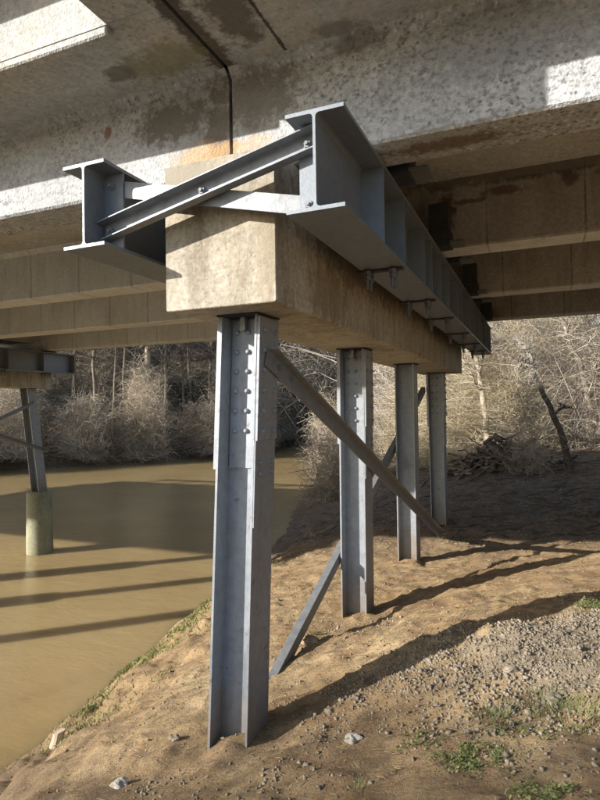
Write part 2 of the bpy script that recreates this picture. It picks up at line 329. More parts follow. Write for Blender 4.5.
def height(x, y, fine=True):
    x = np.asarray(x, float); y = np.asarray(y, float)
    xs = np.interp(y, SHY, SHX)+0.5*fbm(y*0.7, y*0+3.1, 3, 5); xf = np.interp(y, FAY, FAX)+1.2*fbm(y*0.3, y*0+9, 3, 8)
    xc = np.clip(x, -12, 26); yc = np.clip(y, -10, 58)
    near = np.clip(_tps_eval(np.maximum(xc, xs), yc), -4.6, 2.5)
    d = x-xs
    near = np.where(d > 0, ZW+(near-ZW)*np.clip(0.15+d/0.8, 0, 1)+0.02, near)
    bed = ZW-np.clip(np.minimum(-d, x-xf)*0.35, 0, 1.2)
    e = xf-x                                           # up the far bank
    far = ZW+1.6*(1-np.exp(-np.clip(e, 0, 99)/1.2))+np.clip(e-2, 0, 60)*0.10
    h = np.where(d > 0, near, np.where(e > 0, far, bed))
    if fine:
        land = np.clip(np.maximum(d, e)/0.6, 0, 1)
        rough = 0.13*fbm(x*0.9, y*0.9, 3, 1)+0.10*fbm(x*3.3, y*3.3, 5, 2)-0.10*np.clip(np.abs(fbm(x*1.9, y*1.4, 4, 22))-0.05, 0, 0.2)
        h = h+land*rough
        # erosion steps along the brow and a pad of washed soil
        h = h+land*0.16*(np.abs(fbm(x*1.6+y*0.7, y*1.1, 4, 31))-0.12)*np.exp(-((d-1.4)/1.0)**2)*4
        g = np.exp(-((x-0.1)/1.7)**2-((y-4.6)/0.95)**2)
        h = h+g*(0.05+0.10*fbm(x*4.5, y*4.5, 4, 77))
        h = h+0.07*np.exp(-((x+2.12)/0.15)**2-((y-3.62)/0.12)**2)*(1+1.5*fbm(x*14, y*14, 3, 19))
        for qx_, qy_ in ((-2.165,6.75), (-2.15,9.7), (-2.15,13.0), (-2.14,3.9)): h = h+0.05*np.exp(-((x-qx_)/0.26)**2-((y-qy_)/0.26)**2)*(1+2*fbm(x*8, y*8, 3, 23))
        h = h+0.50*np.exp(-((x+1.5)/1.5)**2-((y-20.9)/0.9)**2)*(1+1.5*fbm(x*2, y*2, 3, 29))
        cl = np.clip((h*0+fbm(x*9, y*9, 3, 12)), 0.05, 1)-0.05
        h = h+land*0.14*cl*np.clip(1-np.abs(y-6)/9, 0.0, 1)
    return h
def hz(x, y): return float(height(np.array([x]), np.array([y]))[0])
def grid_axis(parts): return np.unique(np.concatenate([np.arange(a, b, s) for a, b, s in parts]))
gx = grid_axis([(-400,-100,40),(-100,-46,6),(-46,-20,0.8),(-20,-8,0.4),(-8,2.6,0.04),(2.6,6,0.15),(6,30,1.0),(30,400,30)])
gy = grid_axis([(-300,-40,30),(-40,-2,2),(-2,1.4,0.25),(1.4,13,0.04),(13,24,0.12),(24,60,0.6),(60,120,6),(120,600,40)])
GX, GY = np.meshgrid(gx, gy); GZ = height(GX, GY)
nx, ny = len(gx), len(gy)
idx = np.arange(nx*ny).reshape(ny, nx)
F = np.stack([idx[:-1,:-1], idx[:-1,1:], idx[1:,1:], idx[1:,:-1]], -1).reshape(-1, 4)
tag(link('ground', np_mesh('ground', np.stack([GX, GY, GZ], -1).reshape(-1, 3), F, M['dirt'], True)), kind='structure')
wb = MB().add([(-120,-120,ZW),(-2,-120,ZW),(-2,200,ZW),(-120,200,ZW)], [(0,1,2,3)])
tag(wb.build('river_water', M['water']), kind='structure')

# ------------------------------------------------------------------ bridge spans
JX, SPAN = -2.195, 12.7
GYS = [3.88, 6.86, 9.87, 12.88]; GW = 0.44; ZB, ZS = 1.855, 2.646
YE, YF = 3.05, 14.15                                    # slab edges
def span(x0, x1, label, mat_inner):
    s = empty('bridge_span', ((x0+x1)/2, 8.6, ZB), label, 'bridge', 'spans of the concrete bridge')
    off = Vector(s.location)
    def put(mb, name, mat, bevel=0):
        o = mb.build(name, mat, s, bevel); o.location = -off; return o
    a, b = x0+0.015, x1-0.015
    for i, y in enumerate(GYS):
        c = 0.02; hn = 0.07
        pr = [(y+c,ZB),(y+GW-c,ZB),(y+GW,ZB+c),(y+GW,ZS-hn),(y+GW+hn,ZS+0.002),(y+GW+hn,ZS+0.05),(y-hn,ZS+0.05),(y-hn,ZS+0.002),(y,ZS-hn),(y,ZB+c)]
        if i == 0:                                     # exterior face carries the weathered skin, same concrete
            pass
        mb = MB().sweep(pr, (a,0,0), (b,0,0), (0,1,0), (0,0,1))
        o = put(mb, 'girder', M['web'] if i == 0 else mat_inner)
        if mat_inner is M['girder_right'] and i:       # paler undersides: light bounced off the sunlit ground, put into the colour
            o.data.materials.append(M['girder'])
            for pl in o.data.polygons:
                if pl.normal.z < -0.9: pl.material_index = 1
    put(MB().box(a, b, YE, YF, ZS, ZS+0.30), 'deck_slab', M['soffit'])
    # upper fascia, a hair behind the slab edge, and the coping of the kerb that overhangs it
    for sgn, y in ((1, YE), (-1, YF)):
        lo, hi = sorted((y+0.003*sgn, y+0.40*sgn))
        put(MB().box(a, b, lo, hi, ZS+0.30, 3.27), 'fascia', M['soffit'])
        lo, hi = sorted((y-0.60*sgn, y+0.42*sgn))
        put(MB().box(a, b, lo, hi, 3.27, 3.55), 'kerb', M['soffit'])
    # widened slab under the rail pedestals
    for px0, px1 in ((x1-0.495, b), (a, x0+0.505), (x0+5.66, x0+6.66)):
        put(MB().box(px0, px1, 2.30, YE-0.002, ZS+0.001, 3.268), 'rail_pedestal', M['soffit'])
    for l0, l1 in ((x0+0.507, x0+5.658), (x0+6.662, x1-0.497)):
        put(MB().box(l0, l1, YE, YE+0.09, 2.582, ZS+0.001), 'drip_lip', M['soffit'], 0.012)
    for px in np.arange(x0+1.2, x1-0.8, 2.1):
        for y in (2.75, YF+0.25): put(MB().box(px-0.11, px+0.11, y, y+0.2, 3.548, 4.35), 'rail_post', M['soffit'])
    for y in (2.70, YF+0.25): put(MB().box(a, b, y, y+0.25, 4.348, 4.55), 'rail', M['soffit'])
    for xd in (x0+0.25, x1-0.55):                      # end diaphragms between the girders
        for i in range(3):
            put(MB().box(xd, xd+0.30, GYS[i]+GW-0.002, GYS[i+1]+0.002, ZB+0.25, ZS+0.002), 'diaphragm', M['girder'])
    return s
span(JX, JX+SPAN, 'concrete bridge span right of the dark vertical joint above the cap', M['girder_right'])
span(JX-SPAN, JX, 'concrete bridge span over the river left of the dark vertical joint', M['girder'])
span(JX-2*SPAN, JX-SPAN, 'concrete bridge span beyond the river pier at the far left', M['girder'])
span(JX-3*SPAN, JX-2*SPAN, 'concrete bridge span reaching the far bank out of the left side', M['girder'])

ab = empty('abutment', (JX+SPAN+0.3, 8.6, 0), 'unseen concrete abutment wall added at the right end of the bridge to block light', 'abutment')  # out of view, added to darken the faces turned right
MB().box(-0.35, 0.9, -5.6, 5.6, -2.0, ZB-0.03).build('breast_wall', M['girder'], ab, 0.02)
MB().box(0.02, 0.9, -5.6, 5.6, ZB-0.032, 3.2).build('back_wall', M['girder'], ab, 0.02)
# ------------------------------------------------------------------ bents: caps, piles, beams, braces
CX = -2.124
cp = [(-0.46+0.012,0.735),(0.46-0.012,0.735),(0.46,0.747),(0.46,1.825),(-0.46,1.825),(-0.46,0.747)]
cap = empty('concrete_crossbeam', (CX, 8.57, 0.735), 'tan concrete cap beam on the four riverbank piles', 'beam', 'concrete crossbeams on the piles')
o = MB().sweep([(x, z-0.735) for x, z in cp], (0,3.543-8.57,0), (0,13.6-8.57,0), (1,0,0), (0,0,1)).build('beam_body', M['cap'], cap, 0.006)
for y in GYS:
    for dx in (-0.25, 0.25):
        MB().box(dx-0.15, dx+0.15, y+0.04-8.57, y+GW-0.04-8.57, 1.091, 1.1195).build('bearing_pad', M['dark'], cap)

def bolt_mesh(r, h, n=6):
    mb = MB().cyl((0,0,0), (0,0,h), r, n, r*0.94); mb.cyl((0,0,h), (0,0,h*1.9), r*0.5, 8, r*0.45)
    mb.cyl((0,0,-0.001), (0,0,h*0.25), r*1.25, 10)
    return mb.mesh('bolt', M['bolt'])
BOLT = bolt_mesh(0.020, 0.017); BIG = bolt_mesh(0.026, 0.022)
RIV = MB().cyl((0,0,0), (0,0,0.016), 0.022, 8, 0.019).cyl((0,0,0.016), (0,0,0.026), 0.019, 8, 0.009).mesh('bolt', M['pile'])
def put_bolt(parent, p, nrm, mesh=None):
    o = link('bolt', mesh or BOLT, parent); o.location = p
    o.rotation_euler = Vector(nrm).to_track_quat('Z', 'Y').to_euler(); return o

HB, HD, TF, TWB = 0.170, 0.163, 0.019, 0.016             # half flange (Y), half depth (X)
def pile(label, group, base, top, plates=True, small=False, jacket=None):
    """base, top: (x, y, z) centres; flanges face +-X, web faces -Y"""
    bx, by, bz = base; tx, ty, tz = top
    e = empty('steel_pile', (bx, by, bz), label, 'pile', group)
    loc = lambda f_, dx, dy, dz=0: Vector(((tx-bx)*f_+dx, (ty-by)*f_+dy, (tz-bz)*f_+dz))
    pr = [(-HD,-HB),(-HD+TF,-HB),(-HD+TF,-TWB/2),(HD-TF,-TWB/2),(HD-TF,-HB),(HD,-HB),(HD,HB),(HD-TF,HB),(HD-TF,TWB/2),(-HD+TF,TWB/2),(-HD+TF,HB),(-HD,HB)]
    L = tz-bz; z0 = -1.2/L
    MB().sweep(pr, loc(z0,0,0), loc(1-0.016/L,0,0), (1,0,0), (0,1,0)).build('shaft', M['pile'], e)
    MB().box(tx-bx-HD-0.02, tx-bx+HD+0.02, ty-by-HB-0.02, ty-by+HB+0.02, L-0.0155, L+0.006).build('top_plate', M['dark'], e)
    if plates:
        fr = lambda z: 1-(tz-z)/L
        def plate(name, x0, x1, y0, y1, za, zb_):
            pr = [(x0,y0),(x1,y0),(x1,y1),(x0,y1)]
            return MB().sweep(pr, loc(fr(za),0,0), loc(fr(zb_),0,0), (1,0,0), (0,1,0)).build(name, M['pile'], e, 0.002)
        zt = tz-0.03; zw = tz-1.20; za = tz-0.98; zc = tz-1.62
        pw = plate('cover_plate', -HD+TF+0.012, HD-TF-0.012, -TWB/2-0.013, -TWB/2+0.001, zw, zt)
        pf = plate('cover_plate', HD-0.001, HD+0.026, -HB+0.004, HB-0.004, za, zt)
        pg = plate('cover_plate', HD-0.001, HD+0.013, -HB+0.002, HB-0.002, zc, za)
        plate('cover_plate', -HD-0.026, -HD+0.001, -HB+0.004, HB-0.004, zw, zt)
        rows = np.linspace(zt-0.10, za+0.07, 6)
        for r, z in enumerate(rows):
            for dx in (-0.085, 0.015): put_bolt(pw, loc(fr(z), dx, -TWB/2-0.013), (0,-1,0), RIV)
            if not small:
                put_bolt(pw, loc(fr(z), 0.105, -TWB/2-0.013), (0,-1,0), RIV)
            for dy in (-0.095, 0.095): put_bolt(pf, loc(fr(z), HD+0.026, dy), (1,0,0), RIV)
        for dy in (-0.095, 0.095):
            for z in (zw+0.05, zw-0.03): put_bolt(pg, loc(fr(z), HD+0.013, dy), (1,0,0), RIV)
        if not small:
            MB().box(tx-bx-0.03, tx-bx+0.01, ty-by-0.09, ty-by-0.04, L-0.12, L-0.016).build('cap_clip', M['galv'], e)
    if jacket:
        r, z1 = jacket; n = 28; mb = MB(); cx_, cy_ = (tx-bx)*((z1-bz)/L), (ty-by)*((z1-bz)/L)
        V = []; zs_ = [-1.2, 0.0, (z1-bz)*0.45, z1-bz-0.03, z1-bz]
        for j, z in enumerate(zs_):
            rj = r*(1-0.05*(z/(z1-bz) if z > 0 else 0))-(0.03 if j == 4 else 0)
            V += [(cx_+rj*math.cos(2*math.pi*i/n), cy_+rj*math.sin(2*math.pi*i/n), z) for i in range(n)]
        Fs = [(j*n+i, j*n+(i+1) % n, (j+1)*n+(i+1) % n, (j+1)*n+i) for j in range(4) for i in range(n)]
        Fs.append(tuple(range(4*n, 5*n)))
        mb.add(V, Fs).build('concrete_jacket', M['jacket'], e, 0, True)
    return e
GP = 'piles of the riverbank bent'
pile('grey steel H pile nearest, with long bolted cover plates', GP, (-2.14,3.77,hz(-2.14,3.77)), (-2.14,4.03,0.735))
pile('second grey H pile from the front, crossed by both diagonal braces', GP, (-2.165,6.88,hz(-2.165,6.88)), (-2.165,6.93,0.735))
pile('third plain grey H pile from the front, without bolted cover plates', GP, (-2.15,9.85,hz(-2.15,9.85)), (-2.15,9.85,0.735), plates=False)
pile('farthest riverbank H pile, dotted with dark bolts, standing in shade', GP, (-2.15,13.1,hz(-2.15,13.1)), (-2.15,12.9,0.735), small=True)

BZ0, BZ1, BY0, BY1 = 1.187, 1.805, 3.18, 14.15
def beam(cx, label, stiff, group='steel beams beside the pile caps'):
    e = empty('support_beam', (cx, BY0, BZ0), label, 'beam', group)
    h = BZ1-BZ0; b, tf, tw, fl = 0.190, 0.024, 0.009, 0.022
    pr = [(-b,0),(b,0),(b,tf),(tw+fl,tf),(tw+fl*0.3,tf+fl*0.3),(tw,tf+fl),(tw,h-tf-fl),(tw+fl*0.3,h-tf-fl*0.3),(tw+fl,h-tf),(b,h-tf),(b,h),
          (-b,h),(-b,h-tf),(-tw-fl,h-tf),(-tw-fl*0.3,h-tf-fl*0.3),(-tw,h-tf-fl),(-tw,tf+fl),(-tw-fl*0.3,tf+fl*0.3),(-tw-fl,tf),(-b,tf)]
    MB().sweep(pr, (0,0,0), (0,BY1-BY0,0), (1,0,0), (0,0,1)).build('rolled_section', M['beam'], e)
    for y in stiff:
        for s in ((-1, 1) if y > 3.5 else (1,) if cx < -2 else (-1,)):
            x0, x1 = sorted((s*(tw-0.001), s*(b-0.004)))
            MB().box(x0, x1, y-BY0, y-BY0+0.014, tf-0.001, h-tf+0.001).build('stiffener', M['beam'], e)
    for y in (4.80, 6.42, 7.85, 9.65, 11.4, 13.0):       # clamp plates with hanging bolts
        cpl = MB().box(-b-0.04, b-0.02, y-BY0-0.035, y-BY0+0.035, -0.018, 0.001).build('clamp_plate', M['dark'], e)
        for dx in (-b+0.06, b-0.10):
            for dy in (-0.05, 0.05):
                mb = MB().cyl((0,0,0.001), (0,0,-0.15), 0.015, 8).cyl((0,0,-0.0), (0,0,-0.035), 0.034, 6).cyl((0,0,-0.038), (0,0,-0.075), 0.032, 6)
                o = link('hanger_bolt', HB_MESH.setdefault(0, mb.mesh('hanger_bolt', M['hanger'])), cpl); o.location = (dx, y-BY0+dy, -0.018)
    for y in GYS:                                        # shims up to the girders
        MB().box(-0.12, 0.12, y+0.05-BY0, y+GW-0.05-BY0, h-0.0005, ZB-BZ0+0.0005).build('shim', M['dark'], e)
    return e
HB_MESH = {}
ST = [3.39, 4.12, 4.82, 5.75, 6.15, 6.78, 7.4, 8.3, 8.7, 9.78, 10.4, 11.3, 11.7, 12.8, 13.45, 13.95]
beam(-1.228, 'deep grey steel I beam along the right side of the riverbank cap', ST)
beam(-3.034, 'grey steel I beam at the left of the cap, only its near end visible', ST)

# cross frame between the beam ends
cf = empty('cross_frame', (CX, 3.42, 1.19), 'grey X cross frame bolted between the two near beam ends', 'cross frame')
def cf_bar(name, A, B, prof, mat):
    A = Vector(A)-Vector(cf.location); B = Vector(B)-Vector(cf.location)
    d = (B-A).normalized(); w = Vector((0,1,0)).cross(d)*-1
    if w.z < 0: w = -w
    return MB().sweep(prof, A, B, (0,1,0), w).build(name, mat, cf, 0.0015)
chn = [(0,-0.068),(-0.080,-0.068),(-0.080,-0.058),(-0.010,-0.056),(-0.010,0.056),(-0.098,0.058),(-0.098,0.068),(0,0.068)]
cf_bar('channel_brace', (-3.005,3.388,1.338), (-1.262,3.388,1.712), chn, M['galv'])
ang = [(0,-0.062),(0.011,-0.062),(0.011,0.051),(0.052,0.051),(0.052,0.062),(0,0.062)]
cf_bar('angle_brace', (-2.985,3.406,1.69), (-1.262,3.406,1.285), ang, M['galv'])
for x, z, y in ((-2.945,1.345,3.377),(-1.345,1.69,3.377),(-2.14,1.52,3.377),(-2.945,1.69,3.389),(-1.345,1.305,3.389)):
    put_bolt(cf, Vector((x,y,z))-Vector(cf.location), (0,-1,0), BIG)
MB().cyl((-2.14+2.124,-0.0315,0.325), (-2.14+2.124,-0.0145,0.325), 0.02, 10).build('spacer', M['bolt'], cf)

# diagonal pile braces
def angle_bar(label, A, B, out, leg=0.13, t=0.014):
    A, B = Vector(A), Vector(B); e = empty('pile_brace', A, label, 'brace', 'diagonal braces between the piles')
    d = (B-A).normalized(); w = d.cross(Vector((1,0,0))).normalized()
    if w.z < 0: w = -w
    pr = [(0,-leg/2),(out*t,-leg/2),(out*t,leg/2-t),(out*0.09,leg/2-t),(out*0.09,leg/2),(0,leg/2)]
    MB().sweep(pr, (0,0,0), B-A, (1,0,0), w).build('angle_bar', M['brace'], e, 0.002)
    for k in (0.025, 0.055): put_bolt(e, (B-A)*k+Vector((out*t,0,0)), (out,0,0), BOLT)
    return e
XR = -1.945
angle_bar('long rusty diagonal brace falling from the nearest pile towards the ground', (XR,3.93,0.40), (XR,11.9,-2.66), 1, 0.15)
angle_bar('diagonal brace rising from the ground behind the second pile', (-2.350,4.62,-2.71), (-2.355,12.75,0.36), -1, 0.13)

# dark bearing brackets seen beyond the right hand beam
for i, (y, lab) in enumerate(((4.36,'dark steel bracket just behind the outer girder above the right beam'),(6.50,'dark square steel bracket in front of the second girder'),
        (7.34,'dark steel bracket just behind the second girder'),(9.52,'dark steel bracket in front of the third girder'),
        (10.35,'dark steel bracket just behind the third girder'),(12.54,'small dark steel bracket in front of the farthest girder'))):
    e = empty('bearing_bracket', (-1.03, y+0.15, 1.805), lab, 'bracket', 'steel brackets on the right hand beam')
    MB().box(-0.13, 0.13, -0.12, 0.12, 0.0, 0.19).build('base_block', M['dark'], e, 0.004)
    MB().box(-0.11, 0.11, -0.10, 0.10, 0.188, 0.50).build('upper_block', M['dark'], e, 0.004)
    MB().box(0.12, 0.27, -0.13, 0.11, 0.02, 0.05).build('shelf_plate', M['hanger'], e, 0.003)

# river pier: same cap, beams and braces, one span to the left; jacketed piles in the water
DX = -12.7
copy_tree(cap, (DX,0,0), 'concrete cap beam of the river pier at the left edge')
beam(-1.228+DX, 'dark steel I beam along the near side of the river pier cap', [4.12+0.615*2*i for i in range(8)]+[13.95])
beam(-3.034+DX, 'steel I beam hidden behind the river pier cap', [4.12, 13.95])
GQ = 'jacketed piles of the river pier'
for i, (yb, yt) in enumerate(((3.5,3.95),(6.95,6.97),(10.0,10.0),(13.75,13.1))):
    pile(['river pier pile nearest the camera side, out of frame', 'second river pier pile, out of frame', 'third river pier pile, out of frame',
          'grey H pile rising from a mossy concrete jacket in the river'][i], GQ, (CX+DX,yb,ZW), (CX+DX,yt,0.735), plates=False, jacket=(0.40, -2.55))
angle_bar('upper thin brace at the left edge joining the jacketed river pile', (CX+DX+0.14,13.2,0.28), (CX+DX+0.14,10.0,-0.95), 1, 0.11)
angle_bar('lower thin brace at the left edge crossing the jacketed river pile', (CX+DX+0.16,13.7,-1.28), (CX+DX+0.16,10.0,-0.05), 1, 0.11)

# ------------------------------------------------------------------ stones, clods, litter
ICO_V = []; g_ = (1+5**0.5)/2
for a_, b_ in ((-1,g_),(1,g_),(-1,-g_),(1,-g_)): ICO_V += [(a_,b_,0),(0,a_,b_),(b_,0,a_)]
ICO_V = np.array(ICO_V)/np.linalg.norm([1,g_])
def ico_faces():
    V = ICO_V; F = []; L = 2/np.linalg.norm([1,g_])*1.01
    for i in range(12):
        for j in range(i+1, 12):
            for k in range(j+1, 12):
                if max(np.linalg.norm(V[i]-V[j]), np.linalg.norm(V[j]-V[k]), np.linalg.norm(V[i]-V[k])) < L:
                    n = np.cross(V[j]-V[i], V[k]-V[i]); F.append((i,j,k) if n.dot(V[i]) > 0 else (i,k,j))
    return np.array(F)
ICO_F = ico_faces()
def stones(x, y, size, seed, sink=0.3):
    r = np.random.default_rng(seed); n = len(x); z = height(x, y)
    V = ICO_V[None]*(1+r.uniform(-0.48, 0.34, (n,12,1)))*(size[:,None,None]*r.uniform(0.55, 1.25, (n,1,3))*np.array([1,1,0.72]))
    a = r.uniform(0, 6.28, n); c, s = np.cos(a)[:,None], np.sin(a)[:,None]; t = r.uniform(-0.6, 0.6, n); ct, st = np.cos(t)[:,None], np.sin(t)[:,None]
    X, Y, Z = V[:,:,0], V[:,:,1], V[:,:,2]; Y, Z = Y*ct-Z*st, Y*st+Z*ct; X, Y = X*c-Y*s, X*s+Y*c
    V = np.stack([X+x[:,None], Y+y[:,None], Z+(z+size*(0.6-sink))[:,None]], -1)
    return V.reshape(-1, 3), (ICO_F[None]+12*np.arange(n)[:,None,None]).reshape(-1, 3)
CUB = np.array([(a,b,c) for a in (-1,1) for b in (-1,1) for c in (-1,1)])*0.72
CUF = np.array([(0,1,3,2),(4,6,7,5),(0,4,5,1),(2,3,7,6),(0,2,6,4),(1,5,7,3)])
def shards(x, y, size, seed, sink=0.42):
    r = np.random.default_rng(seed); n = len(x); z = height(x, y)
    V = (CUB[None]*r.uniform(0.45, 1.25, (n,8,3)))*(size[:,None,None]*r.uniform(0.6, 1.35, (n,1,3))*np.array([1,1,0.8]))
    q = r.normal(0, 1, (n,4)); q /= np.linalg.norm(q, axis=1, keepdims=True); w, a, b, c = q.T
    R = np.array([[1-2*(b*b+c*c),2*(a*b-c*w),2*(a*c+b*w)],[2*(a*b+c*w),1-2*(a*a+c*c),2*(b*c-a*w)],[2*(a*c-b*w),2*(b*c+a*w),1-2*(a*a+b*b)]]).transpose(2,0,1)
    V = np.einsum('nij,nkj->nki', R, V)+np.stack([x, y, z+size*(0.55-sink)], -1)[:,None]
    return V.reshape(-1, 3), (CUF[None]+8*np.arange(n)[:,None,None]).reshape(-1, 4)
def scatter(n, fx, fy, dens, seed):
    r = np.random.default_rng(seed); x = r.uniform(*fx, n); y = r.uniform(*fy, n); k = r.uniform(0, 1, n) < dens(x, y)
    return x[k], y[k]
def gd(x, y): return np.clip(1.1*np.exp(-(((x-0.45)/1.45)**2+((y-4.6-0.12*x)/0.85)**2)**1.3)+0.9*fbm(x*2.2, y*2.2, 3, 41), 0, 1)
x, y = scatter(60000, (-2.6,2.2), (2.9,6.6), gd, 3)
V, F = shards(x, y, 0.004+0.025*np.random.default_rng(5).beta(1.1, 4.4, len(x)), 6)
tag(link('gravel', np_mesh('gravel', V, F, M['stone'])), 'spilled grey tan gravel on the bank right of the piles', 'gravel', kind='stuff')
def cd(x, y): return np.clip(0.25+1.6*fbm(x*1.1, y*1.1, 4, 51), 0.02, 1)*np.where(x > np.interp(y, SHY, SHX)+0.2, 1, 0)
x, y = scatter(46000, (-6,2.4), (1.5,12.5), cd, 13)
V, F = shards(x, y, 0.003+0.026*np.random.default_rng(15).beta(0.9, 6.5, len(x)), 16, 0.4)
tag(link('dirt_clods', np_mesh('dirt_clods', V, F, M['clod'])), 'small brown clods and pebbles strewn over the dirt bank', 'soil', kind='stuff')
# single stones one can point at
def rock(px, py, size, mat, label, seed, name='rock', flat=0.7):
    r = ray(px, py); z = -2.2
    for _ in range(16): p = r*(z/r[2]); z = 0.5*z+0.5*hz(p[0], p[1])
    import bmesh
    bm = bmesh.new(); bmesh.ops.create_icosphere(bm, subdivisions=3, radius=size)
    q = np.random.default_rng(seed).uniform(-9, 9, 3)
    from mathutils import noise as mn
    for v in bm.verts:
        d = v.co.normalized(); f_ = 1+0.55*mn.noise(d*1.3+Vector(q))+0.22*mn.noise(d*3.7+Vector(q)); v.co = Vector((d.x*1.15, d.y*0.9, d.z*flat))*size*f_
    m = bpy.data.meshes.new(name); bm.to_mesh(m); bm.free(); m.materials.append(mat)
    o = link(name, m, None, (p[0], p[1], hz(p[0], p[1])+size*0.25)); return tag(o, label, 'rock', 'single rocks on the bank')
rock(353,740,0.045,M['rock'],'small pale stone on bare dirt below the nearest pile shadow',1)
rock(330,712,0.035,M['stone'],'small brown stone at the edge of the nearest pile shadow',2)
rock(308,643,0.085,M['clod'],'tan lump beside the foot of the rising brace',3)
rock(120,786,0.05,M['rock'],'pale crumbly stone at the bottom left of the bank',4)
rock(175,739,0.035,M['stone'],'little stone left of the nearest pile foot',5)
rock(512,672,0.05,M['stone'],'larger grey stone in the middle of the gravel spill',6)
rock(585,515,0.20,M['bark_dark'],'dark stump like lump on the shaded bank at right',7,flat=0.5)
rock(555,702,0.05,M['stone'],'grey stone at the lower edge of the gravel spill',8)

def tubes(P, R, sides=3):                                # P (n,k,3) centre lines, R (n,k) radii
    n, k, _ = P.shape
    T = np.gradient(P, axis=1); T /= np.linalg.norm(T, axis=2, keepdims=True)+1e-9
    ref = np.where(np.abs(T[:,:,2:3]) < 0.9, np.array([0,0,1.0]), np.array([1.0,0,0]))
    U = np.cross(T, ref); U /= np.linalg.norm(U, axis=2, keepdims=True)+1e-9; Wv = np.cross(T, U)
    a = np.arange(sides)*2*np.pi/sides
    V = P[:,:,None]+R[:,:,None,None]*(np.cos(a)[:,None]*U[:,:,None]+np.sin(a)[:,None]*Wv[:,:,None])
    base = (np.arange(n)[:,None,None]*k+np.arange(k-1)[None,:,None])*sides
    i = np.arange(sides)[None,None]; j = (i+1) % sides
    F = np.stack([base+i, base+j, base+sides+j, base+sides+i], -1).reshape(-1, 4)
    return V.reshape(-1, 3), F
def litter(n, fx, fy, dens, ln, rad, seed, mat, name, label):
    r = np.random.default_rng(seed); x, y = scatter(n, fx, fy, dens, seed); n = len(x)
    a = r.uniform(0, 6.28, n); L = r.uniform(0.3, 1, n)*ln; s = np.linspace(-0.5, 0.5, 4); bend = r.uniform(-0.25, 0.25, n)
    X = x[:,None]+L[:,None]*s*np.cos(a)[:,None]-(bend*L)[:,None]*s**2*np.sin(a)[:,None]*4
    Y = y[:,None]+L[:,None]*s*np.sin(a)[:,None]+(bend*L)[:,None]*s**2*np.cos(a)[:,None]*4
    Z = height(X, Y)+rad*0.8+r.uniform(0, 0.02, (n,1))
    V, F = tubes(np.stack([X,Y,Z], -1), np.repeat(r.uniform(0.5, 1.2, (n,1))*rad, 4, 1))
    return tag(link(name, np_mesh(name, V, F, mat)), label, name.replace('_',' '), kind='stuff')
dry = lambda x, y: np.where(x > np.interp(y, SHY, SHX)+0.4, np.clip(0.35+2*fbm(x, y, 3, 61), 0.03, 1), 0)
litter(5200, (-6,2.6), (1.5,12), dry, 0.12, 0.0019, 71, M['straw'], 'straw_litter', 'thin dry straw and stems lying on the dirt')
litter(900, (-6,7), (12,25), lambda x, y: np.where(x > np.interp(y, SHY, SHX)+0.4, 0.9, 0), 0.8, 0.010, 72, M['bark_dark'], 'fallen_sticks', 'dark sticks and drift litter on the shaded bank')

# ------------------------------------------------------------------ weeds and grass
def blades(x, y, z, ln, width, seed, lean=0.5, up=1.0):
    r = np.random.default_rng(seed); n = len(x); a = r.uniform(0, 6.28, n); L = ln*r.uniform(0.5, 1.2, n); b = r.uniform(0.2, 1, n)*lean
    dx, dy = np.cos(a), np.sin(a); k = np.array([0, 0.45, 0.8, 1.0]); wd = np.array([1, 0.85, 0.5, 0.06])*width
    C = np.stack([x[:,None]+dx[:,None]*b[:,None]*L[:,None]*k**1.8, y[:,None]+dy[:,None]*b[:,None]*L[:,None]*k**1.8, z[:,None]+up*L[:,None]*(k-0.35*b[:,None]*k**2)], -1)
    S = np.stack([-dy, dx, 0*dx], -1)[:,None]*wd[None,:,None]*r.uniform(0.6, 1.2, n)[:,None,None]
    V = np.stack([C-S, C+S], 2).reshape(n, 8, 3); f = np.array([(0,1,3,2),(2,3,5,4),(4,5,7,6)])
    return V.reshape(-1, 3), (f[None]+8*np.arange(n)[:,None,None]).reshape(-1, 4)
def foliage(P, size, seed, flat=0.4):                     # small folded leaves at points P
    r = np.random.default_rng(seed); n = len(P); a = r.uniform(0, 6.28, n); tl = r.uniform(-1.1, 1.1, n)*(1-flat)
    d = np.stack([np.cos(a)*np.cos(tl), np.sin(a)*np.cos(tl), np.sin(tl)], -1); s = np.stack([-np.sin(a), np.cos(a), r.uniform(-0.5, 0.5, n)], -1)
    sz = (np.asarray(size)*r.uniform(0.5, 1.3, n))[:,None]
    V = np.stack([P-d*sz, P+s*sz*0.55+[0,0,0.15]*sz, P+d*sz, P-s*sz*0.55+[0,0,0.15]*sz], 1)
    return V.reshape(-1, 3), (np.array([0,1,2,3])[None]+4*np.arange(n)[:,None])
def hit(px, py):
    r = ray(px, py); z = -2.2
    for _ in range(16): p = r*(z/r[2]); z = 0.5*z+0.5*hz(p[0], p[1])
    return p
